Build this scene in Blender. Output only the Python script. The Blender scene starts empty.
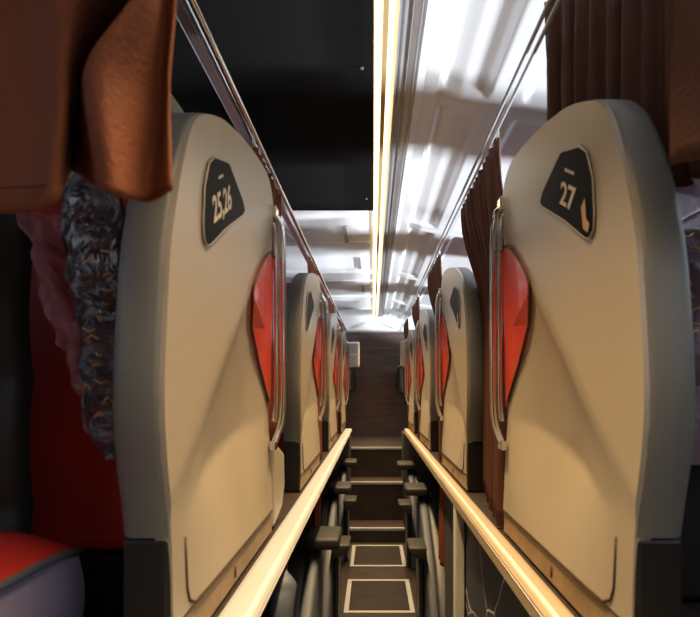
import bpy, bmesh, math, random
from mathutils import Vector
random.seed(7)
C = bpy.context.scene.collection
H = 1.42                       # eye height above the lower aisle floor; z below is given from the eye
def z(v): return v + H

# ------------------------------------------------------------------ materials
def mat(name, col, rough=.5, metal=0, bump=0, bscale=60, var=.06, vscale=5, spec=.5, emit=None, coat=0):
    m = bpy.data.materials.new(name); m.use_nodes = True
    nt = m.node_tree; b = nt.nodes['Principled BSDF']
    b.inputs['Roughness'].default_value = rough; b.inputs['Metallic'].default_value = metal
    b.inputs['Specular IOR Level'].default_value = spec
    b.inputs['Coat Weight'].default_value = coat
    tc = nt.nodes.new('ShaderNodeTexCoord')
    n = nt.nodes.new('ShaderNodeTexNoise'); n.inputs['Scale'].default_value = vscale; n.inputs['Detail'].default_value = 4
    nt.links.new(tc.outputs['Object'], n.inputs['Vector'])
    r = nt.nodes.new('ShaderNodeValToRGB')
    r.color_ramp.elements[0].position = .3; r.color_ramp.elements[1].position = .7
    r.color_ramp.elements[0].color = (*[c*(1-var) for c in col], 1); r.color_ramp.elements[1].color = (*[min(1, c*(1+var)) for c in col], 1)
    nt.links.new(n.outputs['Fac'], r.inputs['Fac']); nt.links.new(r.outputs['Color'], b.inputs['Base Color'])
    if bump:
        n2 = nt.nodes.new('ShaderNodeTexNoise'); n2.inputs['Scale'].default_value = bscale; n2.inputs['Detail'].default_value = 3
        nt.links.new(tc.outputs['Object'], n2.inputs['Vector'])
        bp = nt.nodes.new('ShaderNodeBump'); bp.inputs['Strength'].default_value = bump; bp.inputs['Distance'].default_value = .01
        nt.links.new(n2.outputs['Fac'], bp.inputs['Height']); nt.links.new(bp.outputs['Normal'], b.inputs['Normal'])
    if emit:
        b.inputs['Emission Color'].default_value = (*emit[0], 1); b.inputs['Emission Strength'].default_value = emit[1]
    return m

def wood_mat(name, c0, c1, scale=(1.5, 1.5, 22), rough=.5, plank=None):
    m = mat(name, c0, rough); nt = m.node_tree; b = nt.nodes['Principled BSDF']
    tc = nt.nodes.new('ShaderNodeTexCoord'); mp = nt.nodes.new('ShaderNodeMapping'); mp.inputs['Scale'].default_value = scale
    n = nt.nodes.new('ShaderNodeTexNoise'); n.inputs['Scale'].default_value = 2.2; n.inputs['Detail'].default_value = 8; n.inputs['Distortion'].default_value = .6
    r = nt.nodes.new('ShaderNodeValToRGB'); r.color_ramp.elements[0].position = .35; r.color_ramp.elements[1].position = .68
    r.color_ramp.elements[0].color = (*c0, 1); r.color_ramp.elements[1].color = (*c1, 1)
    nt.links.new(tc.outputs['Object'], mp.inputs['Vector']); nt.links.new(mp.outputs['Vector'], n.inputs['Vector'])
    nt.links.new(n.outputs['Fac'], r.inputs['Fac'])
    if plank:
        sx = nt.nodes.new('ShaderNodeSeparateXYZ'); nt.links.new(tc.outputs['Object'], sx.inputs[0])
        ma = nt.nodes.new('ShaderNodeMath'); ma.operation = 'MULTIPLY'; ma.inputs[1].default_value = 1/plank[1]
        nt.links.new(sx.outputs[plank[0]], ma.inputs[0])
        fr = nt.nodes.new('ShaderNodeMath'); fr.operation = 'FRACT'; nt.links.new(ma.outputs[0], fr.inputs[0])
        gt = nt.nodes.new('ShaderNodeMath'); gt.operation = 'GREATER_THAN'; gt.inputs[1].default_value = .05; nt.links.new(fr.outputs[0], gt.inputs[0])
        mx = nt.nodes.new('ShaderNodeMix'); mx.data_type = 'RGBA'; nt.links.new(gt.outputs[0], mx.inputs[0])
        mx.inputs[6].default_value = (*[c*.4 for c in c0], 1); nt.links.new(r.outputs['Color'], mx.inputs[7])
        nt.links.new(mx.outputs[2], b.inputs['Base Color'])
    else: nt.links.new(r.outputs['Color'], b.inputs['Base Color'])
    return m

def marble_mat():
    m = mat('black_marble', (.012, .013, .017), .35, spec=.2); nt = m.node_tree; b = nt.nodes['Principled BSDF']
    tc = nt.nodes.new('ShaderNodeTexCoord'); n = nt.nodes.new('ShaderNodeTexNoise'); n.inputs['Scale'].default_value = 3; n.inputs['Detail'].default_value = 4
    mxv = nt.nodes.new('ShaderNodeMix'); mxv.data_type = 'VECTOR'; mxv.inputs[0].default_value = .12
    nt.links.new(tc.outputs['Object'], n.inputs['Vector']); nt.links.new(tc.outputs['Object'], mxv.inputs[4]); nt.links.new(n.outputs['Color'], mxv.inputs[5])
    v = nt.nodes.new('ShaderNodeTexVoronoi'); v.feature = 'DISTANCE_TO_EDGE'; v.inputs['Scale'].default_value = 3.2; v.inputs['Randomness'].default_value = 1
    nt.links.new(mxv.outputs[1], v.inputs['Vector'])
    r = nt.nodes.new('ShaderNodeValToRGB'); r.color_ramp.elements[0].position = .0; r.color_ramp.elements[0].color = (.85, .85, .85, 1)
    r.color_ramp.elements[1].position = .012; r.color_ramp.elements[1].color = (.028, .038, .062, 1)
    nt.links.new(v.outputs['Distance'], r.inputs['Fac']); nt.links.new(r.outputs['Color'], b.inputs['Base Color'])
    return m

def see_through(name, col, amount, rough=.1, bump=0, bscale=20):
    m = bpy.data.materials.new(name); m.use_nodes = True; nt = m.node_tree
    b = nt.nodes['Principled BSDF']; out = nt.nodes['Material Output']
    b.inputs['Base Color'].default_value = (*col, 1); b.inputs['Roughness'].default_value = rough; b.inputs['Specular IOR Level'].default_value = .9
    t = nt.nodes.new('ShaderNodeBsdfTransparent'); t.inputs[0].default_value = (*[.5+.5*c for c in col], 1)
    mx = nt.nodes.new('ShaderNodeMixShader'); mx.inputs[0].default_value = 1-amount
    nt.links.new(t.outputs[0], mx.inputs[1]); nt.links.new(b.outputs[0], mx.inputs[2]); nt.links.new(mx.outputs[0], out.inputs['Surface'])
    if bump:
        tc = nt.nodes.new('ShaderNodeTexCoord')
        n2 = nt.nodes.new('ShaderNodeTexNoise'); n2.inputs['Scale'].default_value = bscale; n2.inputs['Detail'].default_value = 5; n2.inputs['Distortion'].default_value = 1.5
        nt.links.new(tc.outputs['Object'], n2.inputs['Vector'])
        bp = nt.nodes.new('ShaderNodeBump'); bp.inputs['Strength'].default_value = bump; bp.inputs['Distance'].default_value = .03
        nt.links.new(n2.outputs['Fac'], bp.inputs['Height']); nt.links.new(bp.outputs['Normal'], b.inputs['Normal'])
    return m

def mesh_mat():                       # black perforated sheet
    m = mat('black_mesh', (.006, .006, .007), .6, spec=.02); nt = m.node_tree; b = nt.nodes['Principled BSDF']
    tc = nt.nodes.new('ShaderNodeTexCoord'); v = nt.nodes.new('ShaderNodeTexVoronoi'); v.inputs['Scale'].default_value = 90; v.inputs['Randomness'].default_value = 0
    nt.links.new(tc.outputs['Object'], v.inputs['Vector'])
    r = nt.nodes.new('ShaderNodeValToRGB'); r.color_ramp.elements[0].position = .25; r.color_ramp.elements[0].color = (.001, .001, .001, 1)
    r.color_ramp.elements[1].position = .32; r.color_ramp.elements[1].color = (.009, .008, .008, 1)
    nt.links.new(v.outputs['Distance'], r.inputs['Fac']); nt.links.new(r.outputs['Color'], b.inputs['Base Color'])
    return m

M = dict(
    shell=mat('cream_moulding', (.42, .375, .295), .33, var=.03, bump=.03, bscale=150),
    wing=mat('grey_moulding', (.15, .155, .145), .5, var=.05, bump=.06, bscale=200),
    base=mat('tan_base', (.24, .16, .085), .5, var=.22, vscale=14, bump=.05),
    seam=mat('dark_seam', (.05, .03, .018), .7),
    black=mat('black_plastic', (.007, .007, .007), .5, bump=.05),
    red=mat('red_gloss', (.62, .055, .03), .25, coat=.3),
    redleather=mat('red_leather', (.55, .03, .02), .5, bump=.12, bscale=90),
    purple=mat('lilac_leather', (.22, .21, .34), .5, bump=.08, bscale=90),
    blackleather=mat('black_leather', (.012, .011, .012), .5, bump=.1, bscale=60),
    chrome=mat('chrome', (.82, .78, .74), .12, 1, var=.02),
    alu=mat('brushed_alu', (.66, .60, .60), .3, .9, var=.04),
    plate=mat('plate_black', (.006, .0055, .005), .4, spec=.015),
    digit=mat('digit_cream', (.72, .64, .50), .5),
    gold=mat('gold_print', (.6, .34, .08), .35, .4),
    curtain=mat('orange_brown_cloth', (.19, .050, .014), .8, bump=.25, bscale=180, var=.14, vscale=6),
    curtain_d=mat('dark_brown_cloth', (.085, .026, .011), .8, bump=.25, bscale=180, var=.14, vscale=6),
    rail=mat('cream_rail', (.42, .345, .245), .42, var=.03),
    rail_white=mat('whitish_rail', (.40, .43, .46), .4, var=.03),
    white=mat('white_ceiling', (.80, .78, .78), .35, var=.02, vscale=3),
    trimgrey=mat('grey_track', (.40, .39, .40), .35, .3),
    wall=wood_mat('brown_wood', (.050, .029, .024), (.105, .062, .052), (1.2, 1.2, 26), .5),
    floor=wood_mat('dark_vinyl', (.020, .013, .011), (.040, .028, .024), (3, 22, 3), .5),
    landing=wood_mat('brown_vinyl', (.014, .011, .012), (.030, .023, .024), (2, 22, 2), .45, plank=(1, .12)),
    nosing=mat('pale_nosing', (.34, .37, .40), .4, .1),
    grey=mat('slate_grey', (.06, .067, .075), .5, bump=.06),
    lightgrey=mat('light_slate', (.075, .09, .12), .6, bump=.04),
    pad=mat('dark_pad', (.026, .026, .026), .6, bump=.1, bscale=120),
    marble=marble_mat(), mesh=mesh_mat(), 
    body=mat('bus_lining', (.07, .05, .042), .7),
    led=mat('warm_led', (1, .8, .45), .5, emit=((1, .74, .38), 4.5)),
    tan=mat('tan_diffuser', (.45, .30, .13), .5),
    whitepaint=mat('white_paint', (.78, .76, .72), .4),
    blackm=mat('black_metal', (.01, .01, .01), .35, .2),
    glass=see_through('window_glass', (.75, .85, .9), .9, .02),
    bag=see_through('clear_wrap', (.30, .22, .30), .42, .12, .9, 16),
    bagdark=see_through('dark_wrap', (.05, .04, .055), .18, .10, 1.0, 14),
    foil=see_through('pink_wrap', (.55, .22, .30), .55, .15, .9, 22),
)

# ------------------------------------------------------------------ mesh helpers (coordinates: x, y, z-from-eye)
def obj(name, verts, faces, m, parent=None, smooth=True, base=(0, 0, 0), flipfix=True):
    me = bpy.data.meshes.new(name)
    bx_, by_, bz_ = base
    me.from_pydata([(v[0]-bx_, v[1]-by_, v[2]+H-bz_) for v in verts], [], faces); me.update()
    if flipfix:
        bm = bmesh.new(); bm.from_mesh(me); bmesh.ops.remove_doubles(bm, verts=bm.verts, dist=1e-5)
        bmesh.ops.recalc_face_normals(bm, faces=bm.faces); bm.to_mesh(me); bm.free()
    o = bpy.data.objects.new(name, me); C.objects.link(o)
    if m: me.materials.append(m)
    for p in me.polygons: p.use_smooth = smooth
    if parent is not None:
        o.parent = parent
    else: o.location = base
    return o
def empty(name, loc):
    o = bpy.data.objects.new(name, None); C.objects.link(o); o.location = (loc[0], loc[1], z(loc[2])); o.empty_display_size = .05
    return o
def tag(o, label, cat, group=None):
    o['label'] = label; o['category'] = cat
    if group: o['group'] = group
    return o
def struct(o): o['kind'] = 'structure'; return o
def bev(o, w=.004, seg=2):
    md = o.modifiers.new('b', 'BEVEL'); md.width = w; md.segments = seg; md.limit_method = 'ANGLE'; md.angle_limit = math.radians(35)
    return o
def solid(o, t, off=0):
    md = o.modifiers.new('s', 'SOLIDIFY'); md.thickness = t; md.offset = off; return o

class MB:
    def __init__(s): s.v = []; s.f = []
    def box(s, x0, x1, y0, y1, z0, z1):
        n = len(s.v)
        s.v += [(x, y, q) for q in (z0, z1) for y in (y0, y1) for x in (x0, x1)]
        s.f += [tuple(n+i for i in q) for q in ((0,2,3,1), (4,5,7,6), (0,1,5,4), (2,6,7,3), (0,4,6,2), (1,3,7,5))]
        return s
    def prism(s, pts, axis, a0, a1):          # pts in the other two axes
        n = len(s.v); k = len(pts)
        for a in (a0, a1):
            for p in pts:
                s.v.append({0: (a, p[0], p[1]), 1: (p[0], a, p[1]), 2: (p[0], p[1], a)}[axis])
        s.f += [tuple(n+i for i in range(k)), tuple(n+k+i for i in reversed(range(k)))]
        s.f += [(n+i, n+(i+1) % k, n+k+(i+1) % k, n+k+i) for i in range(k)]
        return s
    def tube(s, path, r, seg=10):
        path = [Vector(p) for p in path]; n = len(s.v); k = len(path)
        up = None
        for i, p in enumerate(path):
            t = (path[min(i+1, k-1)]-path[max(i-1, 0)]).normalized()
            if up is None: up = t.orthogonal().normalized()
            up = (up - t*up.dot(t)).normalized(); w = t.cross(up)
            rr = r[i] if isinstance(r, (list, tuple)) else r
            for j in range(seg):
                a = 2*math.pi*j/seg; q = p+up*math.cos(a)*rr+w*math.sin(a)*rr; s.v.append(tuple(q))
        for i in range(k-1):
            for j in range(seg):
                s.f.append((n+i*seg+j, n+i*seg+(j+1) % seg, n+(i+1)*seg+(j+1) % seg, n+(i+1)*seg+j))
        s.f += [tuple(n+j for j in range(seg)), tuple(n+(k-1)*seg+j for j in reversed(range(seg)))]
        return s
    def grid(s, fn, nu, nv):
        n = len(s.v)
        for i in range(nu+1):
            for j in range(nv+1): s.v.append(tuple(fn(i/nu, j/nv)))
        for i in range(nu):
            for j in range(nv):
                a = n+i*(nv+1)+j; s.f.append((a, a+1, a+nv+2, a+nv+1))
        return s
    def build(s, name, m, parent=None, smooth=True, base=None, bevel=None):
        b = (0, 0, 0)
        if parent is not None: b = tuple(wloc(parent))
        elif base: b = (base[0], base[1], z(base[2]))
        o = obj(name, s.v, s.f, m, parent, smooth, b)
        if bevel: bev(o, bevel)
        return o
def wloc(o):
    v = Vector((0, 0, 0))
    while o is not None: v += o.location; o = o.parent
    return v
def interp(tab, t):
    if t <= tab[0][0]: return tab[0][1]
    for (a, b), (c, d) in zip(tab, tab[1:]):
        if t <= c: return b+(d-b)*(t-a)/(c-a)
    return tab[-1][1]
def sstep(a, b, t):
    t = min(1, max(0, (t-a)/(b-a))); return t*t*(3-2*t)
def catmull(pts, n):
    out = []; P = [Vector(p) for p in pts]; P = [2*P[0]-P[1]]+P+[2*P[-1]-P[-2]]
    for i in range(1, len(P)-2):
        for k in range(n):
            t = k/n; a, b, c, d = P[i-1:i+3]
            out.append(.5*((2*b)+(c-a)*t+(2*a-5*b+4*c-d)*t*t+(3*b-a-3*c+d)*t**3))
    out.append(P[-2]); return out

# ------------------------------------------------------------------ the upper seats
UN = [(-.325, .70), (-.2, .692), (-.09, .668), (.0, .66), (.139, .672), (.223, .687), (.343, .728), (.437, .784), (.50, .90), (.53, 1.0), (.552, 1.1), (.567, 1.2), (.575, 1.29)]
UF = [(-.325, 1.40), (.46, 1.40), (.51, 1.395), (.545, 1.375), (.567, 1.34), (.575, 1.30)]
def smooth_tab(T):
    q = catmull([(a, b, 0) for a, b in T], 6); out = [(q[0].x, q[0].y)]
    for p in q[1:]:
        if p.x > out[-1][0]+1e-5: out.append((p.x, p.y))
    return out
UN = smooth_tab(UN)
C2 = [(.66, -.20), (.711, -.197), (.80, -.18), (.9, -.157), (1.08, -.115), (1.34, -.08), (1.45, -.07)]
def relief(u, v):
    c1 = -.19+.90*(u-.69); c2 = interp(C2, u)
    D = .042*sstep(interp(UN, v)+.015, interp(UN, v)+.32, u)*(1-.7*sstep(1.18, 1.38, u))
    if v >= c1: return .004*sstep(.0, .05, v-c1)
    if v >= c2: return -D*((c1-v)/max(.01, c1-c2))**.72
    return -D*(1-min(1, max(0, (c2-v)/max(.05, c2+.325)))**.85)
def shell_x(X0, s, u, v): return s*(X0-relief(u, v))
def seat(name, X0, s, y0, ztop, label, group, number=None, first=False):
    root = empty(name, (s*(X0+.2), y0+1.0, -.39))
    if label: tag(root, label, 'seat', group)
    zf = lambda v: v*ztop if v > 0 else v
    # side panel
    zs = [-.325+.9*(i/72) for i in range(73)]
    zs = [v for v in zs if v < .50] + [.50+.075*math.sin(math.pi/2*k/12) for k in range(13)]
    rows = len(zs); NU = 56; V = []; F = []
    for v in zs:
        a, b = interp(UN, v)+.004, interp(UF, v)-.002
        if b < a: a = b = (a+b)/2
        for i in range(NU+3):
            u = a+(b-a)*min(NU, max(0, i-1))/NU; V.append((shell_x(X0, s, u, v)+(s*.022 if i in (0, NU+2) else 0), y0+u, zf(v)))
    for j in range(rows-1):
        for i in range(NU+2):
            k = j*(NU+3)+i; F.append((k, k+1, k+NU+4, k+NU+3))
    p = obj('side_panel', V, F, M['shell'], root, True, tuple(wloc(root)))
    p.data.set_sharp_from_angle(angle=math.radians(40))
    # grey edge that wraps the shell
    out = [(interp(UN, v), v) for v in [-.2+.045*i for i in range(14)]+[.41+.01*i for i in range(12)]+[.528, .535, .541, .547, .552, .557, .561, .565, .568, .571, .573]]
    out += [(1.30, .576), (1.34, .568), (1.375, .548), (1.395, .515), (1.403, .47), (1.403, .3)]
    V = []; F = []; w = .066
    prof = [(.045, .018), (.003, .012), (.003, .004), (.010, 0), (w-.014, 0), (w-.003, .006), (w, .018), (w, .13)]
    for i, (u, v) in enumerate(out):
        a = Vector(out[max(0, i-1)]); b = Vector(out[min(len(out)-1, i+1)]); t = (b-a).normalized(); n = Vector((t.y, -t.x))
        ws = 1 if v < .3 or u > 1 else 1-.15*sstep(.3, .5, v)
        for dx, dn in prof:
            q = Vector((u, v))+n*dn
            V.append((s*(X0+dx*ws), y0+q.x, zf(q.y)))
    k = len(prof)
    for i in range(len(out)-1):
        for j in range(k-1): F.append((i*k+j, i*k+j+1, (i+1)*k+j+1, (i+1)*k+j))
    obj('edge_wing', V, F, M['wing'], root, True, tuple(wloc(root)))
    # base strip, seam and black foot
    b_ = MB().box(s*(X0+.002), s*(X0+.03), y0+.70, y0+1.40, -.386, -.329); bp = b_.build('base_panel', M['base'], root, False, bevel=.003)
    MB().prism([(y0+1.02, -.352), (y0+1.026, -.352), (y0+1.026, -.372), (y0+1.02, -.372)], 0, s*(X0-.001), s*(X0+.01)).build('slot', M['seam'], bp)
    path = [(shell_x(X0, s, u, v), y0+u, v) for u, v in [(1.39, -.327), (1.2, -.327), (1.0, -.327), (.85, -.327), (.79, -.325), (.765, -.312), (.755, -.29), (.752, -.25), (.75, -.215)]]
    MB().tube(path, .0028, 6).build('seam', M['seam'], root)
    MB().box(s*(X0+.003), s*(X0+w), y0+.695, y0+.72, -.389, -.202).build('foot_block', M['black'], root, False, bevel=.006)
    # red insert at the far edge
    R = [(1.395, .372), (1.358, .378), (1.30, .352), (1.238, .315), (1.174, .268), (1.15, .24), (1.146, .222), (1.213, .150), (1.29, .065), (1.38, -.037), (1.395, -.05)]
    cx, cz = 1.32, .16; V = [(shell_x(X0, s, cx, cz)-s*.006, y0+cx, zf(cz))]; nR = len(R)
    for q in (0, 1):
        for u, v in R: V.append(((shell_x(X0, s, u, v)-s*(.006 if q == 0 else -.012)), y0+u, zf(v)))
    F = [(0, 1+i, 1+(i+1) % nR) for i in range(nR)]+[(1+i, 1+(i+1) % nR, 1+nR+(i+1) % nR, 1+nR+i) for i in range(nR)]
    ri = obj('red_insert', V, F, M['red'], root, False, tuple(wloc(root)))
    MB().tube([(shell_x(X0, s, u, v)-s*.005, y0+u, zf(v)) for u, v in R[:-1]], .0035, 6).build('insert_edge', M['seam'], ri)
    MB().prism([(y0+1.285, zf(.25)), (y0+1.297, zf(.25)), (y0+1.297, zf(.215)), (y0+1.285, zf(.215))], 0, shell_x(X0, s, 1.28, .23)-s*.009, shell_x(X0, s, 1.28, .23)).build('slot', M['black'], ri)
    # chrome handle
    xa = s*(X0-.026)
    path = catmull([(s*(X0-.006), y0+1.385, zf(.49)), (s*(X0-.02), y0+1.39, zf(.47)), (xa, y0+1.40, zf(.40)), (xa, y0+1.405, zf(.2)), (xa, y0+1.405, 0), (s*(X0-.022), y0+1.40, -.09), (s*(X0-.006), y0+1.385, -.15)], 8)
    gh = MB().tube(path, .009, 10).build('grab_handle', M['chrome'], root)
    MB().tube([(v.x+s*.018, v.y-.002, v.z) for v in path[8:-8]], .008, 8).build('inner_bar', M['chrome'], gh)
    MB().box(s*(X0-.016), s*(X0+.004), y0+1.365, y0+1.40, zf(.478), zf(.512)).build('bracket', M['chrome'], gh, False, bevel=.003)
    MB().box(s*(X0-.014), s*(X0+.004), y0+1.37, y0+1.40, -.165, -.14).build('bracket', M['chrome'], gh, False, bevel=.003)
    # number plate
    P = [(.929, .430), (.865, .408), (.835, .385), (.812, .335), (.805, .275), (.808, .25), (.822, .240), (.84, .246), (.929, .304), (1.05, .372), (1.066, .387), (1.05, .402), (.95, .436)]
    V = []; k = len(P)
    for q in (-.004, .012):
        for u, v in P: V.append((shell_x(X0, s, u, v)+s*q, y0+u, zf(v)))
    F = [tuple(range(k))]+[(i, (i+1) % k, k+(i+1) % k, k+i) for i in range(k)]
    pl = obj('number_plate', V, F, M['plate'], root, False, tuple(wloc(root)))
    MB().tube([(shell_x(X0, s, u, v)-s*.003, y0+u, zf(v)) for u, v in P+[P[0]]], .0016, 6).build('plate_rim', M['shell'], pl)
    if s > 0: V = [(shell_x(X0, s, u, v)-s*.006, y0+u, zf(v)) for u, v in [(.817, .262), (.824, .25), (.842, .262), (.85, .30), (.835, .31), (.83, .275)]]
    if s > 0: obj('plate_highlight', V, [tuple(range(6))], M['gold'], pl, False, tuple(wloc(pl)))  # glint on the plate, put in as a gold-coloured patch
    if number:
        ang = math.radians(30); uc, vc = (.915, .345) if s > 0 else (.905, .345); kx = 1.3 if s > 0 else .88
        for txt, dv, size in number:
            cu = bpy.data.curves.new('t', 'FONT'); cu.body = txt; cu.size = size; cu.align_x = 'CENTER'; cu.align_y = 'CENTER'; cu.extrude = .0015; cu.offset = .0010 if size > .03 else .0008
            cu.space_line = .78
            to = bpy.data.objects.new('t', cu); C.objects.link(to)
            dg = bpy.context.evaluated_depsgraph_get(); me = bpy.data.meshes.new_from_object(to.evaluated_get(dg))
            bpy.data.objects.remove(to)
            # reading direction: view's left to right. on the right wall that is -y, on the left wall +y
            rd = -1 if s > 0 else 1
            vs = []
            for v in me.vertices:
                tx, ty = v.co.x*kx, v.co.y+dv
                pass
                du = tx+(.25 if s > 0 else -.25)*ty; dvv = -s*.58*tx+ty
                vs.append((s*(X0-.004)-s*.003-s*v.co.z, y0+uc+rd*du, zf(vc)+dvv))
            obj('number', vs, [tuple(p.vertices) for p in me.polygons], M['digit'], pl, False, tuple(wloc(pl)))
    # seat inside the shell
    xi, xo = X0+.10, X0+.52
    def back(a, b):
        x = xi+(xo-xi)*a; v = -.33+.80*b
        return (s*x, y0+1.12+.16*b-.05*math.sin(math.pi*a)-.02*math.sin(math.pi*min(1, b*1.2)), v)
    if first: return root
    bk = MB().grid(back, 12, 14).build('backrest', M['redleather'], root); solid(bk, .10, 1)
    cs = MB().box(s*xi, s*xo, y0+.80, y0+1.08, -.386, -.27).build('seat_base', M['black'], root, True, bevel=.02)
    return root

SR = 'upper deck seat shells along the aisle'
names_l = ['large cream seat shell with plate numbered 25, 26 and a red cushion',
           'cream seat shell standing directly behind the seat numbered 25, 26',
           'third cream seat shell in the row behind the seat numbered 25, 26',
           'last cream seat shell by the end wall in the row behind seat 25, 26']
names_r = ['large cream seat shell with grey edge, red insert and plate numbered 27',
           'cream seat shell standing directly behind the seat numbered 27',
           'third cream seat shell in the row behind the seat numbered 27',
           'last cream seat shell by the end wall in the row behind seat 27']
for n in range(4):
    q = seat('reclining_seat', .27, -1, 1.25*n, .94, names_l[n], SR, [('25,26', -.004, .056), ('---', .042, .03)] if n == 0 else None, n == 0)
    if n == 0: near_left = q
    q2 = seat('reclining_seat', .35, 1, 1.25*n, .985, names_r[n], SR, [('27', -.004, .052), ('---', .040, .034)] if n == 0 else None, n == 0)
    if n == 0: near_right = q2

# beige leg box seen behind the near left shell
t = MB().prism([(1.43, -.16), (1.50, -.165), (1.60, -.20), (1.61, -.30), (1.56, -.36), (1.45, -.385), (1.43, -.385)], 0, -.272, -.33).build('leg_box', M['shell'], None, False, base=(-.30, 1.5, -.385), bevel=.01)
tag(t, 'small pinkish beige rounded box on the platform just behind the seat numbered 25, 26', 'box')

# beige headrest top of the near left seat
root = near_left
pts = []
for i in range(25):
    a = math.pi*i/24; pts.append((-.62+.275*math.cos(a)*(1 if True else 0), .44+.235*math.sin(a)))
pts = [(-.345, -.1)]+pts+[(-.895, -.1)]
MB().prism(pts, 1, .98, 1.06).build('headrest_shell', M['shell'], root, True, bevel=.02)

# near-left seat interior: red backrest, cushion, black bolster
def soft(name, parent, x0, x1, y0_, y1, z0, z1, m, bw=.03, lean=0):
    b = MB().box(x0, x1, y0_, y1, z0, z1)
    if lean: b.v = [(x, y+lean*(q-z0), q) for x, y, q in b.v]
    o = b.build(name, m, parent, True); bev(o, bw, 4); return o
def ctop(a, b):
    x = -.455-.50*a; y = -.1+.90*b
    return (x, y, -.240+.030*math.sin(math.pi*min(1, a*4)/2) + .003*math.sin(9*b)-.010*(sstep(.93, 1, b)))
MB().grid(ctop, 16, 20).build('cushion', M['redleather'], root)
def cside(a, b):
    y = -.1+.90*a
    return (-.455+.012*math.sin(math.pi*b)-.0, y-.0, -.385+.145*b-.010*sstep(.93, 1, a)*b)
cs = MB().grid(cside, 20, 8); cs.grid(lambda a, b: (-.455-.5*a, .80, -.385+.135*b), 4, 4); cs.build('cushion_side', M['purple'], root)
MB().tube([(-.450, -.1+.9*i/20, -.240-.010*sstep(.93, 1, i/20)) for i in range(21)], .006, 8).build('piping', M['lightgrey'], root)

soft('backrest', root, -.67, -.345, .93, 1.01, -.30, .40, M['redleather'], .03, .05)
def bol(a, b):
    x = -.575-.30*a; v = -.385+.80*b
    return (x, .875-.05*math.sin(math.pi*min(1, a*1.5))-.012*abs(math.sin(b*math.pi*4)), v)
o = MB().grid(bol, 12, 40).build('black_bolster', M['blackleather'], root); solid(o, .06, 1)
MB().box(-.60, -.345, .90, .98, -.385, -.30).build('recess', M['black'], root, False)

# ------------------------------------------------------------------ curtains
def pleated(name, path, ztop, zbot, m, amp=.014, pl=9, label=None, group=None, base=None, flare=1.2, hooks=None, taper=None, zb2=None, topx=None):
    pts = catmull([(x, y, 0) for x, y in path], 14)
    L = [0]
    for a, b in zip(pts, pts[1:]): L.append(L[-1]+(b-a).length)
    def at(t):
        t *= L[-1]
        for i in range(len(pts)-1):
            if t <= L[i+1] or i == len(pts)-2:
                k = (t-L[i])/max(1e-6, L[i+1]-L[i]); return pts[i].lerp(pts[i+1], k), (pts[i+1]-pts[i]).normalized()
    ph = random.random()*6
    def fn(a, b):
        p, t = at(a); n = Vector((-t.y, t.x, 0)); w = 2*math.pi*pl*a
        am = amp*(.7+flare*.5*(1-b))
        off = am*(math.sin(w+ph+.5*math.sin(3*b))+.35*math.sin(1.7*w+2+b*2))
        q = p+n*off
        if topx is not None: q.x += (topx+n.x*off-q.x)*sstep(.62, .97, b)
        if taper: q = q + (Vector((taper[0], taper[1], 0))-q)*taper[2]*math.sin(math.pi*min(1, (1-b)*1.0))
        zb = zbot if zb2 is None else zb2+(zbot-zb2)*min(1, a*2.2)
        return (q.x, q.y, zb+(ztop-zb)*b+.006*math.sin(w*.5+ph)*(1-b))
    b_ = MB().grid(fn, max(40, pl*10), 22)
    c = pts[len(pts)//2]
    o = b_.build(name, m, None, True, base=(c.x, c.y, zbot)); solid(o, .0025)
    if label: tag(o, label, 'curtain', group)
    if hooks:
        for k in range(hooks):
            p, t = at((k+.5)/hooks)
            if topx is not None: p = Vector((topx, p.y, 0))
            MB().box(p.x-.004, p.x+.004, p.y-.003, p.y+.003, ztop-.004, .708).build('hook', M['whitepaint'], o, False)
    return o
G1 = 'curtains hanging between the upper seats'
tops = ['reddish brown curtain hanging between', 'brown curtain']
lab_l = ['orange brown curtain behind the seat numbered 25, 26', 'orange brown curtain bunched behind the second 25, 26 row shell', 'orange brown curtain bunched behind the third shell of the row of seat 25, 26', 'short orange brown curtain next to the white box on the end wall']
lab_r = ['wide dark brown curtain hanging just behind the seat numbered 27', 'dark brown curtain behind the second shell of the seat 27 row', 'dark brown curtain behind the third shell of the seat 27 row', 'dark red brown curtain by the end wall past the seat 27 row']
for n in range(4):
    pleated('curtain', [(-.33, 1.47+1.25*n), (-.288, 1.49+1.25*n), (-.305, 1.65+1.25*n), (-.325, 1.78+1.25*n), (-.342, 1.88+1.25*n)], .69, -.38 if n else -.14, M['curtain'], .010, 10, lab_l[n], G1, hooks=6, topx=-.338)
    pleated('curtain', [(.40, 1.44+1.25*n), (.364, 1.44+1.25*n), (.378, 1.60+1.25*n), (.402, 1.75+1.25*n), (.418, 1.88+1.25*n), (.424, 2.0+1.25*n)], .69, -.38, M['curtain_d'], .011, 12, lab_r[n], G1, hooks=7, topx=.345)
# near right, behind the top of seat 27 and on towards the camera
pleated('curtain', [(.362, 1.10), (.395, 1.02), (.45, .86), (.53, .70)], .815, .31, M['curtain_d'], .010, 11, 'dark brown pleated curtain hanging above the top of the seat numbered 27', G1, zb2=.545)
pleated('curtain', [(.335, .585), (.40, .56), (.55, .58), (.7, .6)], .72, .25, M['curtain_d'], .006, 3, 'smooth reddish brown curtain edge above the plastic wrap beside seat 27', None)
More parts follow.
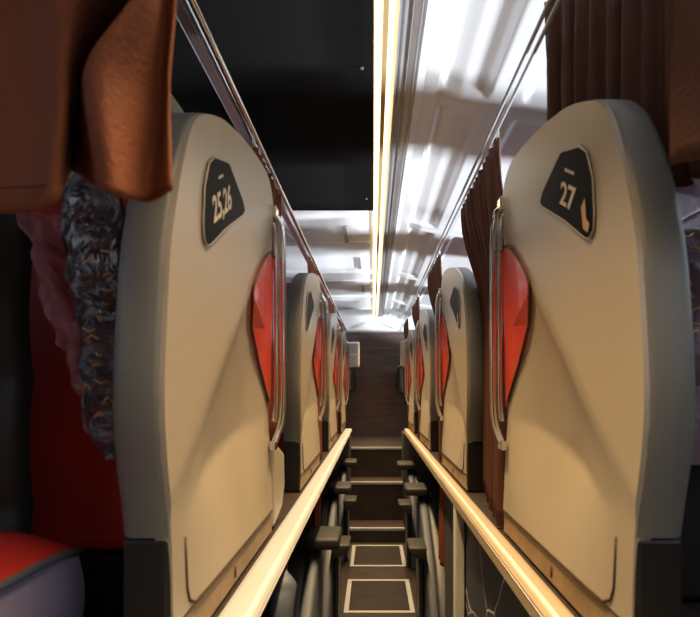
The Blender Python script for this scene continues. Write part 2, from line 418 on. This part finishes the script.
# near left: swept drape, columns run (x, y) at top / middle / hem with hem height
cols = [((-.46, .50), (-.46, .50), (-.46, .50), .172), ((-.365, .53), (-.36, .53), (-.36, .52), .175), ((-.296, .50), (-.299, .50), (-.302, .495), .178),
        ((-.296, .56), (-.326, .56), (-.332, .56), .225), ((-.315, .68), (-.375, .67), (-.380, .66), .275),
        ((-.219, .50), (-.267, .49), (-.253, .49), .186), ((-.222, .55), (-.231, .555), (-.238, .545), .195), ((-.205, .54), (-.208, .53), (-.20, .515), .196)]
def colp(c, b):
    t, m_, h, hz = c
    ztop = .70
    if b > .21: k = sstep(0, 1, min(1, (b-.21)/.22)); q = Vector(m_).lerp(Vector(t), k)
    else: k = sstep(0, 1, b/.21); q = Vector(h).lerp(Vector(m_), k)
    return Vector((q.x, q.y, hz+(ztop-hz)*b))
def drape():
    V = []; F = []; NB = 60
    grid = []
    for j in range(NB+1):
        grid.append(catmull([colp(c, j/NB) for c in cols], 8))
    nC = len(grid[0])
    for row in grid: V += [tuple(p) for p in row]
    for j in range(NB):
        for i in range(nC-1):
            k = j*nC+i; F.append((k, k+1, k+nC+1, k+nC))
    return V, F
V, F = drape()
o = obj('curtain', V, F, M['curtain'], None, True, (-.33, .52, z(.17))); solid(o, .003)
tag(o, 'large orange brown curtain with a swept fold hanging over the near red seat', 'curtain')
MB().tube([(-.30+(-.16)*i/10, .497+.003*i/10, .195-.001*i) for i in range(11)], .0012, 5).build('hem_stitch', M['curtain_d'], o)

# lower curtains
pleated('curtain', [(-.262, 1.32), (-.252, 1.45), (-.275, 1.56)], -.44, -1.38, M['curtain'], .014, 9, 'orange curtain below the rail beside the nearest lower seat', 'curtains below the rails')
pleated('curtain', [(-.30, 2.50), (-.262, 2.51), (-.29, 2.64)], -.44, -1.38, M['curtain'], .012, 5, 'brown curtain below the rail between the first and second lower armrest pads', 'curtains below the rails')
pleated('curtain', [(.385, 2.45), (.345, 2.46), (.345, 2.54), (.345, 2.64)], -.44, -.86, M['curtain'], .010, 5, 'narrow red curtain below the cream rail beside the dark panel', 'curtains below the rails')

# ------------------------------------------------------------------ plastic wraps
def crumple(fn, nu, nv, amp, seed):
    r = random.Random(seed); G = [[r.uniform(-1, 1) for _ in range(40)] for _ in range(40)]
    def f(a, b):
        p = Vector(fn(a, b)); i, j = a*9, b*16; i0, j0 = int(i), int(j); fi, fj = i-i0, j-j0
        g = lambda q, w: G[q % 40][w % 40]
        nse = (g(i0, j0)*(1-fi)+g(i0+1, j0)*fi)*(1-fj)+(g(i0, j0+1)*(1-fi)+g(i0+1, j0+1)*fi)*fj
        return (p.x+amp*.5*nse, p.y+amp*nse, p.z)
    return MB().grid(f, nu, nv)
root = near_left
def strap(a, b):
    th = 2*math.pi*a; w = interp([(0, .010), (.08, .030), (.3, .046), (.7, .050), (.92, .040), (1, .008)], b)
    cx = interp([(0, -.365), (.1, -.365), (.5, -.37), (.9, -.395), (1, -.40)], b)
    return (cx+w*math.cos(th), .73+.022*math.sin(th)*(.4+b*.3), -.10+.41*b)
belt = crumple(strap, 40, 60, .007, 3).build('wrapped_belt', M['bagdark'], root)
g = MB()
rr = random.Random(5)
for k in range(15):
    v = -.04+.26*k/15; xx = -.372+rr.uniform(-.016, .016)
    L_ = rr.uniform(.006, .017); dz_ = rr.uniform(-.008, .012)
    g.tube([(xx-L_*.6, .702, v), (xx, .700, v+dz_), (xx+L_*.5, .703, v+dz_*.3)], .0012, 5)
g.build('gold_print', M['gold'], belt)
def flap(a, b):
    x0 = interp([(0, -.40), (.5, -.46), (1, -.50)], b); x1 = interp([(0, -.395), (.5, -.40), (1, -.42)], b)
    return (x0+(x1-x0)*a, .75+.01*math.sin(7*a+5*b), -.08+.33*b)
crumple(flap, 14, 30, .014, 9).build('loose_wrap', M['foil'], root)

root = near_right
def hr(a, b):
    th = 2*math.pi*a
    return (.545+.10*math.cos(th)*(1-.15*b*b), .86+.05*math.sin(th), -.12+.50*b)
wr = crumple(hr, 40, 40, .02, 12).build('plastic_wrap', M['bag'], root)
MB().prism([(.47, -.09), (.62, -.09), (.62, .22), (.60, .26), (.49, .26), (.47, .22)], 1, .84, .88).build('headrest', M['blackleather'], root, True, bevel=.012)
g = MB()
for k in range(12):
    v = .02+.24*k/12; xx = .50+rr.uniform(-.02, .03)
    g.tube([(xx-.01, .808, v), (xx+.006, .806, v+rr.uniform(-.01, .014)), (xx+.015, .808, v)], .0018, 5)
g.build('gold_print', M['gold'], wr)
o = soft('backrest', root, .47, .87, .93, 1.02, -.385, -.02, M['blackleather'], .02)

# ------------------------------------------------------------------ rails and platforms
def rail(x0, x1, s, label, th=.045):
    r_ = MB(); hz = -.39
    xi, xo = (x0, x1)
    pr = [(xi, hz-th), (xi, hz-.010), (xi+s*.006, hz-.003), (xi+s*.014, hz), (xo-s*.012, hz+.001), (xo, hz-.003), (xo, hz-th)]
    r_.prism(pr, 1, -.6, 5.0)
    o = r_.build('edge_rail', M['rail'] if s > 0 else M['rail_white'], None, False, base=((x0+x1)/2, 2.5, hz-th)); tag(o, label, 'rail')
    MB().prism([(xi-s*.001, hz-.016), (xi+s*.012, hz+.0015), (xi+s*.017, hz+.0015), (xi+s*.003, hz-.016)], 1, -.6, 5.0).build('edge_highlight', M['whitepaint'], o, False)  # highlight along the rail's inner edge, put in as a white strip
    return o
rail(-.202, -.268, -1, 'long whitish edge rail under the row of the seat numbered 25 and 26', .02)
rail(.300, .348, 1, 'long cream edge rail under the row of seat 27')
for s, xi, nm in ((-1, .262, 'floor_platform_left'), (1, .345, 'floor_platform_right')):
    o = MB().box(s*xi, s*1.28, -1.4, 5.0, -.44, -.392).build(nm, M['floor'], None, False); struct(o)

# lower side lining
o = MB().box(.335, .352, 2.0, 2.42, -1.419, -.437).build('dark_panel', M['grey'], None, False, base=(.34, 2.2, -1.419)); tag(o, 'plain dark grey upright panel beyond the white post under the cream rail', 'panel')
o = MB().box(.302, .335, 1.90, 1.96, -1.419, -.437).build('panel_post', M['whitepaint'], None, False, base=(.32, 1.93, -1.419), bevel=.004); tag(o, 'white upright post at the end of the marble panel', 'post')
o = MB().box(.338, .352, 1.04, 1.898, -1.419, -.437).build('marble_panel', M['marble'], None, False, base=(.327, 1.4, -1.419)); tag(o, 'black marble panel with white veins under the cream rail', 'panel')

# ------------------------------------------------------------------ lower seats
def lower_seat(s, xs, y0, label, last=False):
    root = empty('lower_seat', (s*(xs+.1), y0, -1.42+.001)); tag(root, label, 'seat', 'grey seats on the lower level')
    # side panel in the y-z plane, leaning
    prof = [(y0+.18, -.70), (y0+.05, -.705), (y0-.12, -.78), (y0-.42, -.97), (y0-.66, -1.2), (y0-.74, -1.419), (y0-.15, -1.419), (y0+.10, -1.2), (y0+.20, -.9)]
    if last: prof[3:6] = [(y0-.3, -.95), (y0-.4, -1.2), (y0-.42, -1.419)]
    MB().prism(prof, 0, s*xs, s*(xs+.05)).build('side_panel', M['lightgrey'], root, True, bevel=.014)
    prof2 = [(a-.02 if i < 6 else a, max(b-.02, -1.419)) for i, (a, b) in enumerate(prof)]
    MB().prism(prof2, 0, s*(xs+.052), s*(xs+.125)).build('seat_shell', M['grey'], root, True, bevel=.012)
    MB().box(s*(xs-.09), s*(xs+.06), y0-.06, y0+.16, -.695, -.645).build('armrest', M['pad'], root, True, bevel=.012)
    MB().box(s*(xs+.13), s*(xs+.56), y0-.1, y0+.18, -1.419, -1.0).build('seat_base', M['grey'], root, True, bevel=.02)
    MB().prism([(s*(xs-.002), -.97), (s*(xs-.095), -.93), (s*(xs-.105), -.885), (s*(xs-.002), -.885)], 1, y0-.52, y0-.32).build('lower_armrest', M['pad'], root, True, bevel=.01)
    MB().prism([(y0-.34, -.96), (y0-.30, -.92), (y0-.20, -.95), (y0-.12, -1.05), (y0-.14, -1.419), (y0-.36, -1.419), (y0-.36, -1.2)], 0, s*(xs-.03), s*(xs-.002)).build('arm_support', M['grey'], root, True, bevel=.010)
    MB().tube([(s*(xs-.034), y0-.36, -.99), (s*(xs-.034), y0-.35, -1.1), (s*(xs-.034), y0-.36, -1.4)], .007, 6).build('edge_strip', M['whitepaint'], root)
ll = ['grey lower seat with a dark armrest pad, closest below the whitish rail', 'grey lower seat, second below the whitish rail', 'grey lower seat below the whitish rail next to the steps']
lr = ['', 'grey lower seat with large curved side just past the dark panel under the cream rail', 'grey lower seat by the steps under the cream rail']
for n in range(3):
    lower_seat(-1, .235, 2.28+1.17*n, ll[n], n == 2)
for n in range(2):
    lower_seat(1, .30, 3.40+1.08*n, lr[n+1], n == 1)
# one more close by on each side: only the bolster top shows
for s, x0, y_, zt, lb in ((-1, .178, 1.14, -.43, 'pale grey rounded seat bolster just under the whitish rail'), (1, .235, 1.0, -.50, 'dark rounded bolster in front of the marble panel')):
    root = empty('seat_bolster', (s*x0, y_, -1.419)); tag(root, lb, 'seat bolster')
    m_ = M['lightgrey'] if s < 0 else M['pad']
    MB().tube(catmull([(s*(x0+.06), y_-.02, -1.418), (s*(x0+.045), y_, -.9), (s*(x0+.035), y_+.04, zt-.12), (s*(x0+.03), y_+.07, zt-.04), (s*(x0+.03), y_+.09, zt)], 6), [.03]*20+[.027, .022, .016, .010, .004], 12).build('bolster', m_, root)
    if s > 0: MB().box(s*(x0+.03), s*(x0+.075), y_-.12, y_-.04, -.55, -.50).build('armrest', M['pad'], root, False, bevel=.006)
    MB().box(s*(x0+.03), s*(x0+.09), y_-.1, y_+.15, -1.419, -1.3).build('foot', M['black'], root, False)

# ------------------------------------------------------------------ floor, hatches, stairs, end wall
o = MB().box(-1.28, 1.28, -1.4, 6.75, -1.45, -1.42).build('floor', M['floor'], None, False); struct(o)
for i, (a, b, lb) in enumerate(((4.12, 4.68, 'framed floor hatch nearest the steps in the lower aisle'), (3.27, 3.84, 'large framed floor hatch in front of the other hatch'), (2.5, 3.08, 'framed floor hatch half hidden at the bottom of the aisle'))):
    x0, x1 = -.185, .265; w = .03
    root = empty('floor_hatch', (.04, (a+b)/2, -1.4195)); tag(root, lb, 'floor hatch', 'framed hatches along the lower aisle')
    MB().box(x0, x1, a, a+w, -1.4195, -1.412).box(x0, x1, b-w, b, -1.4195, -1.412).box(x0, x0+w, a+w, b-w, -1.4195, -1.412).box(x1-w, x1, a+w, b-w, -1.4195, -1.412).build('frame', M['nosing'], root, False)
    MB().box(x0+w, x1-w, a+w, b-w, -1.4195, -1.415).build('mat', M['landing'], root, False)
root = empty('staircase', (.05, 5.1, -1.42)); tag(root, 'dark steps with pale metal nosings rising to the end wall', 'stairs')
for (yf, zt, zb) in ((4.78, -1.29, -1.42), (5.08, -.92, -1.29), (5.38, -.615, -.92)):
    st = MB().box(-.228, .292, yf, 5.40, zb, zt).build('step', M['floor'], root, False)
    MB().box(-.228, .292, yf-.006, yf+.03, zt-.022, zt+.003).build('nosing', M['nosing'], st, False, bevel=.002)
o = MB().box(-1.28, 1.28, 5.40, 6.75, -.67, -.616).build('floor_landing', M['landing'], None, False); struct(o)
o = MB().box(-1.28, 1.28, 6.70, 6.78, -1.45, .74).build('wall_back', M['wall'], None, False); struct(o)
o = MB().box(-1.28, 1.28, 6.50, 6.78, .72, .91).build('trim_1', M['white'], None, False); struct(o); bev(o, .02, 3)
for s, nm in ((-1, 'wall_partition_left'), (1, 'wall_partition_right')):
    o = MB().box(s*(.23 if s < 0 else .295), s*1.27, 5.04, 5.40, -1.419, -.445).build(nm, M['grey'], None, False); struct(o)
# boxes on the end wall
root = empty('wall_unit', (-.25, 6.0, .2)); tag(root, 'white framed box with a black leg near the end wall', 'box')
MB().box(-.34, -.155, 5.95, 6.05, .24, .53).build('frame', M['whitepaint'], root, False, bevel=.015)
MB().box(-.325, -.175, 5.942, 5.95, .265, .375).build('grille', M['trimgrey'], root, False)
MB().box(-.325, -.175, 5.942, 5.95, .395, .505).build('grille', M['trimgrey'], root, False)
MB().tube(catmull([(-.215, 5.98, .24), (-.21, 5.97, .2), (-.215, 5.97, .0), (-.24, 5.97, -.03), (-.28, 5.98, -.03)], 6), .016, 8).build('leg', M['blackm'], root)
MB().box(-.34, -.28, 5.96, 6.69, -.05, .23).build('bracket', M['grey'], root, False)
root = empty('wall_bracket', (.33, 6.0, .2)); tag(root, 'beige edged box with bent black handle beside the last dark curtain', 'box')
MB().box(.315, .42, 5.95, 6.05, .24, .54).build('frame', M['shell'], root, False, bevel=.015)
MB().tube(catmull([(.32, 5.98, .25), (.29, 5.97, .23), (.27, 5.97, .15), (.27, 5.97, .02), (.30, 5.97, -.02), (.33, 5.98, -.02)], 6), .014, 8).build('handle', M['blackm'], root)
MB().box(.34, .42, 5.96, 6.69, -.05, .23).build('bracket', M['grey'], root, False)

# ------------------------------------------------------------------ shell of the bus
PIT = 1.25; WB = .22
def side_wall(s, nm):
    b = MB(); X = 1.25
    b.box(s*X, s*(X+.04), -1.4, 6.75, -1.45, WB); b.box(s*X, s*(X+.04), -1.4, 6.75, .68, .95)
    b.box(s*X, s*(X+.04), -1.4, -.95, WB, .68)
    for n in range(-1, 5):
        c = 1.70+PIT*n; b.box(s*X, s*(X+.04), c-.17, c+.17, WB, .68)
    b.box(s*X, s*(X+.04), 6.55, 6.75, WB, .68)
    o = b.build(nm, M['body'], None, False); struct(o)
side_wall(-1, 'wall_left'); side_wall(1, 'wall_right')
i = 1
for s in (-1, 1):
    for n in range(-1, 5):
        a = 1.70+PIT*n-PIT+.17; b = 1.70+PIT*n-.17
        if n == 4: continue
        a2, b2 = 1.70+PIT*n+.17, 1.70+PIT*(n+1)-.17
        w = empty('window_%d' % i, (s*1.27, (a2+b2)/2, .28)); struct(w)
        MB().box(s*1.262, s*1.268, a2, b2, WB, .68).build('glass', M['glass'], w, False)
        MB().box(s*1.245, s*1.275, a2, a2+.02, WB, .68).box(s*1.245, s*1.275, b2-.02, b2, WB, .68).build('window_frame', M['alu'], w, False)
        i += 1
o = MB().box(-1.29, 1.29, -1.44, -1.40, -1.45, .95).build('wall_rear', M['body'], None, False); struct(o)

# ceiling: flat left part, flat middle, moulded right cove
c = MB().box(-1.28, .15, -1.4, 6.75, .905, .95)
o = c.build('ceiling', M['white'], None, False); struct(o)
def cove(s, x0):
    def zc(x, y):                       # height of the cove; recessed panel per pitch
        base = interp([(.15, .902), (.19, .892), (.26, .868), (.40, .845), (.7, .80), (1.0, .74), (1.25, .68)], x)
        t = ((y-.36) % PIT)
        inx = sstep(.20, .215, x)*(1-sstep(.325, .34, x)); iny = sstep(.02, .045, t)*(1-sstep(PIT-.10, PIT-.075, t))
        r = .014*inx*iny
        inx2 = sstep(.44, .455, x)*(1-sstep(.9, .92, x)); r += .016*inx2*iny
        seam = -.008*math.exp(-((t-PIT+.03)/.012)**2)
        return base+r+seam*-1
    def fn(a, b):
        x = .15+1.10*(a**1.3); y = -1.4+8.1*b; return (s*x, y, zc(x, y))
    return MB().grid(fn, 110, 500)
o = cove(1, .15).build('ceiling_cove', M['white'], None, True); struct(o); solid(o, .01, 1)
# tracks beside the light
tr = MB()
for x0, x1, zz in ((.062, .068, .885), (.076, .084, .892), (.094, .097, .889), (.116, .119, .890)):
    tr.box(x0, x1, -1.4, 6.5, zz, .905)
o = tr.build('trim_2', M['trimgrey'], None, False); struct(o)
o = MB().prism([(.128, .893), (.150, .893), (.19, .885), (.19, .905), (.128, .905)], 1, -1.4, 6.5).build('trim_3', M['white'], None, False); struct(o)
# lamp
root = empty('ceiling_light', (.03, 2.5, .90)); tag(root, 'long warm twin line light running along the ceiling beside the black panel', 'ceiling light')
MB().box(.006, .022, -1.3, 6.45, .893, .9045).build('light_line', M['led'], root, False)
MB().box(.040, .052, -1.3, 6.45, .893, .9045).build('light_line', M['led'], root, False)
MB().box(.024, .038, -1.3, 6.45, .889, .9045).build('diffuser', M['tan'], root, False)
# black perforated panel
root = empty('ceiling_panel', (-.45, 1.2, .88)); tag(root, 'large black perforated panel fixed to the ceiling', 'panel')
MB().box(-.95, .002, -1.3, 2.58, .880, .904).build('sheet', M['mesh'], root, False)
MB().box(-.94, -.0, .0, 2.56, .876, .8795).build('inner_sheet', M['mesh'], root, False)
g = MB()
for x, y in ((-.03, 1.42), (-.40, 1.28), (-.03, 2.4), (-.55, 2.4)):
    MB().tube([(x, y, .8765), (x, y, .872)], .005, 8).build('screw', M['chrome'], root)
# ribs, seams and vents of the left ceiling beyond the panel
for k, y in enumerate((3.2, 4.0, 4.35, 5.1, 5.9)):
    w = .012 if k % 2 == 0 else .05
    o = MB().prism([(y, .905), (y+.01, .885 if k == 1 else .896), (y+w, .896 if k == 1 else .898), (y+w+.02, .905)], 0, -1.25, .0).build('trim_%d' % (4+k), M['white'], None, False); struct(o)
for x, y, lb in ((-.16, 3.05, 'small slotted vent nearest the black panel'), (-.10, 3.75, 'small vent in the middle of the white ceiling beyond the panel'), (-.09, 4.7, 'small vent close to the end of the white ceiling')):
    o = MB().box(x-.012, x+.012, y-.16, y+.16, .894, .9045).build('ceiling_vent', M['trimgrey'], None, False, base=(x, y, .9)); tag(o, lb, 'vent', 'small vents in the white ceiling')
o = MB().tube(catmull([(-.50, 2.95, .89), (-.45, 2.98, .86), (-.38, 2.96, .87), (-.36, 2.95, .90)], 6), .005, 6).build('ceiling_hook', M['alu'], None, base=(-.43, 2.96, .9)); tag(o, 'thin bent metal hook on the white ceiling above the second shell', 'hook')

# curtain rails
def crail(s, lb):
    root = empty('curtain_rail', (s*.335, 2.4, .71)); tag(root, lb, 'curtain rail')
    if s < 0:
        MB().prism([(-.352, .712), (-.378, .712), (-.378, .722), (-.352, .726)], 1, -1.3, 6.45).build('flat_track', M['alu'], root, False, bevel=.002)
        MB().tube([(-.335, -1.3+7.75*i/30, .715) for i in range(31)], .010, 12).build('tube', M['chrome'], root)
    else:
        MB().tube([(.325, -1.3+7.75*i/30, .712) for i in range(31)], .0045, 8).build('tube', M['trimgrey'], root)
        MB().tube([(.342, -1.3+7.75*i/30, .712) for i in range(31)], .0045, 8).build('tube', M['trimgrey'], root)
crail(-1, 'polished curtain rail with flat track under the black panel')
crail(1, 'twin thin curtain rail under the bright moulded ceiling above seat 27')

# ------------------------------------------------------------------ light
def area(name, loc, tgt, size, size_y, power, col):
    l = bpy.data.lights.new(name, 'AREA'); l.shape = 'RECTANGLE'; l.size = size; l.size_y = size_y; l.energy = power; l.color = col
    o = bpy.data.objects.new(name, l); C.objects.link(o); o.location = (loc[0], loc[1], z(loc[2]))
    o.rotation_euler = (Vector(tgt)-Vector(loc)).to_track_quat('-Z', 'Y').to_euler(); return o
area('daylight', (8, 1.5, -2.4), (.3, 2.2, .85), .8, .8, 4600, (.95, .96, 1))
area('daylight', (-8, 1.5, -2.4), (-.3, 3.2, .85), .8, .8, 1100, (.95, .96, 1))
strip = area('strip_light', (.03, 2.55, .886), (.03, 2.55, 0), .05, 7.7, 72, (1, .66, .31)); strip.data.spread = math.radians(62)
w = bpy.data.worlds.new('w'); bpy.context.scene.world = w; w.use_nodes = True
bg = w.node_tree.nodes['Background']; bg.inputs[0].default_value = (.86, .92, 1, 1); bg.inputs[1].default_value = 1.8

# ------------------------------------------------------------------ camera
cam = bpy.data.cameras.new('camera'); co = bpy.data.objects.new('camera', cam); C.objects.link(co)
co.location = (0, 0, z(0)); co.rotation_euler = (math.pi/2, 0, 0)
cam.sensor_width = 36; cam.sensor_fit = 'HORIZONTAL'; cam.lens = 36*520/700
cam.shift_x = -23/700; cam.shift_y = 79.5/700; cam.clip_start = .02
cam.dof.use_dof = True; cam.dof.focus_distance = 2.6; cam.dof.aperture_fstop = 6
sc = bpy.context.scene; sc.camera = co
sc.view_settings.view_transform = 'Standard'; sc.view_settings.look = 'None'; sc.view_settings.gamma = 1; sc.view_settings.exposure = 0
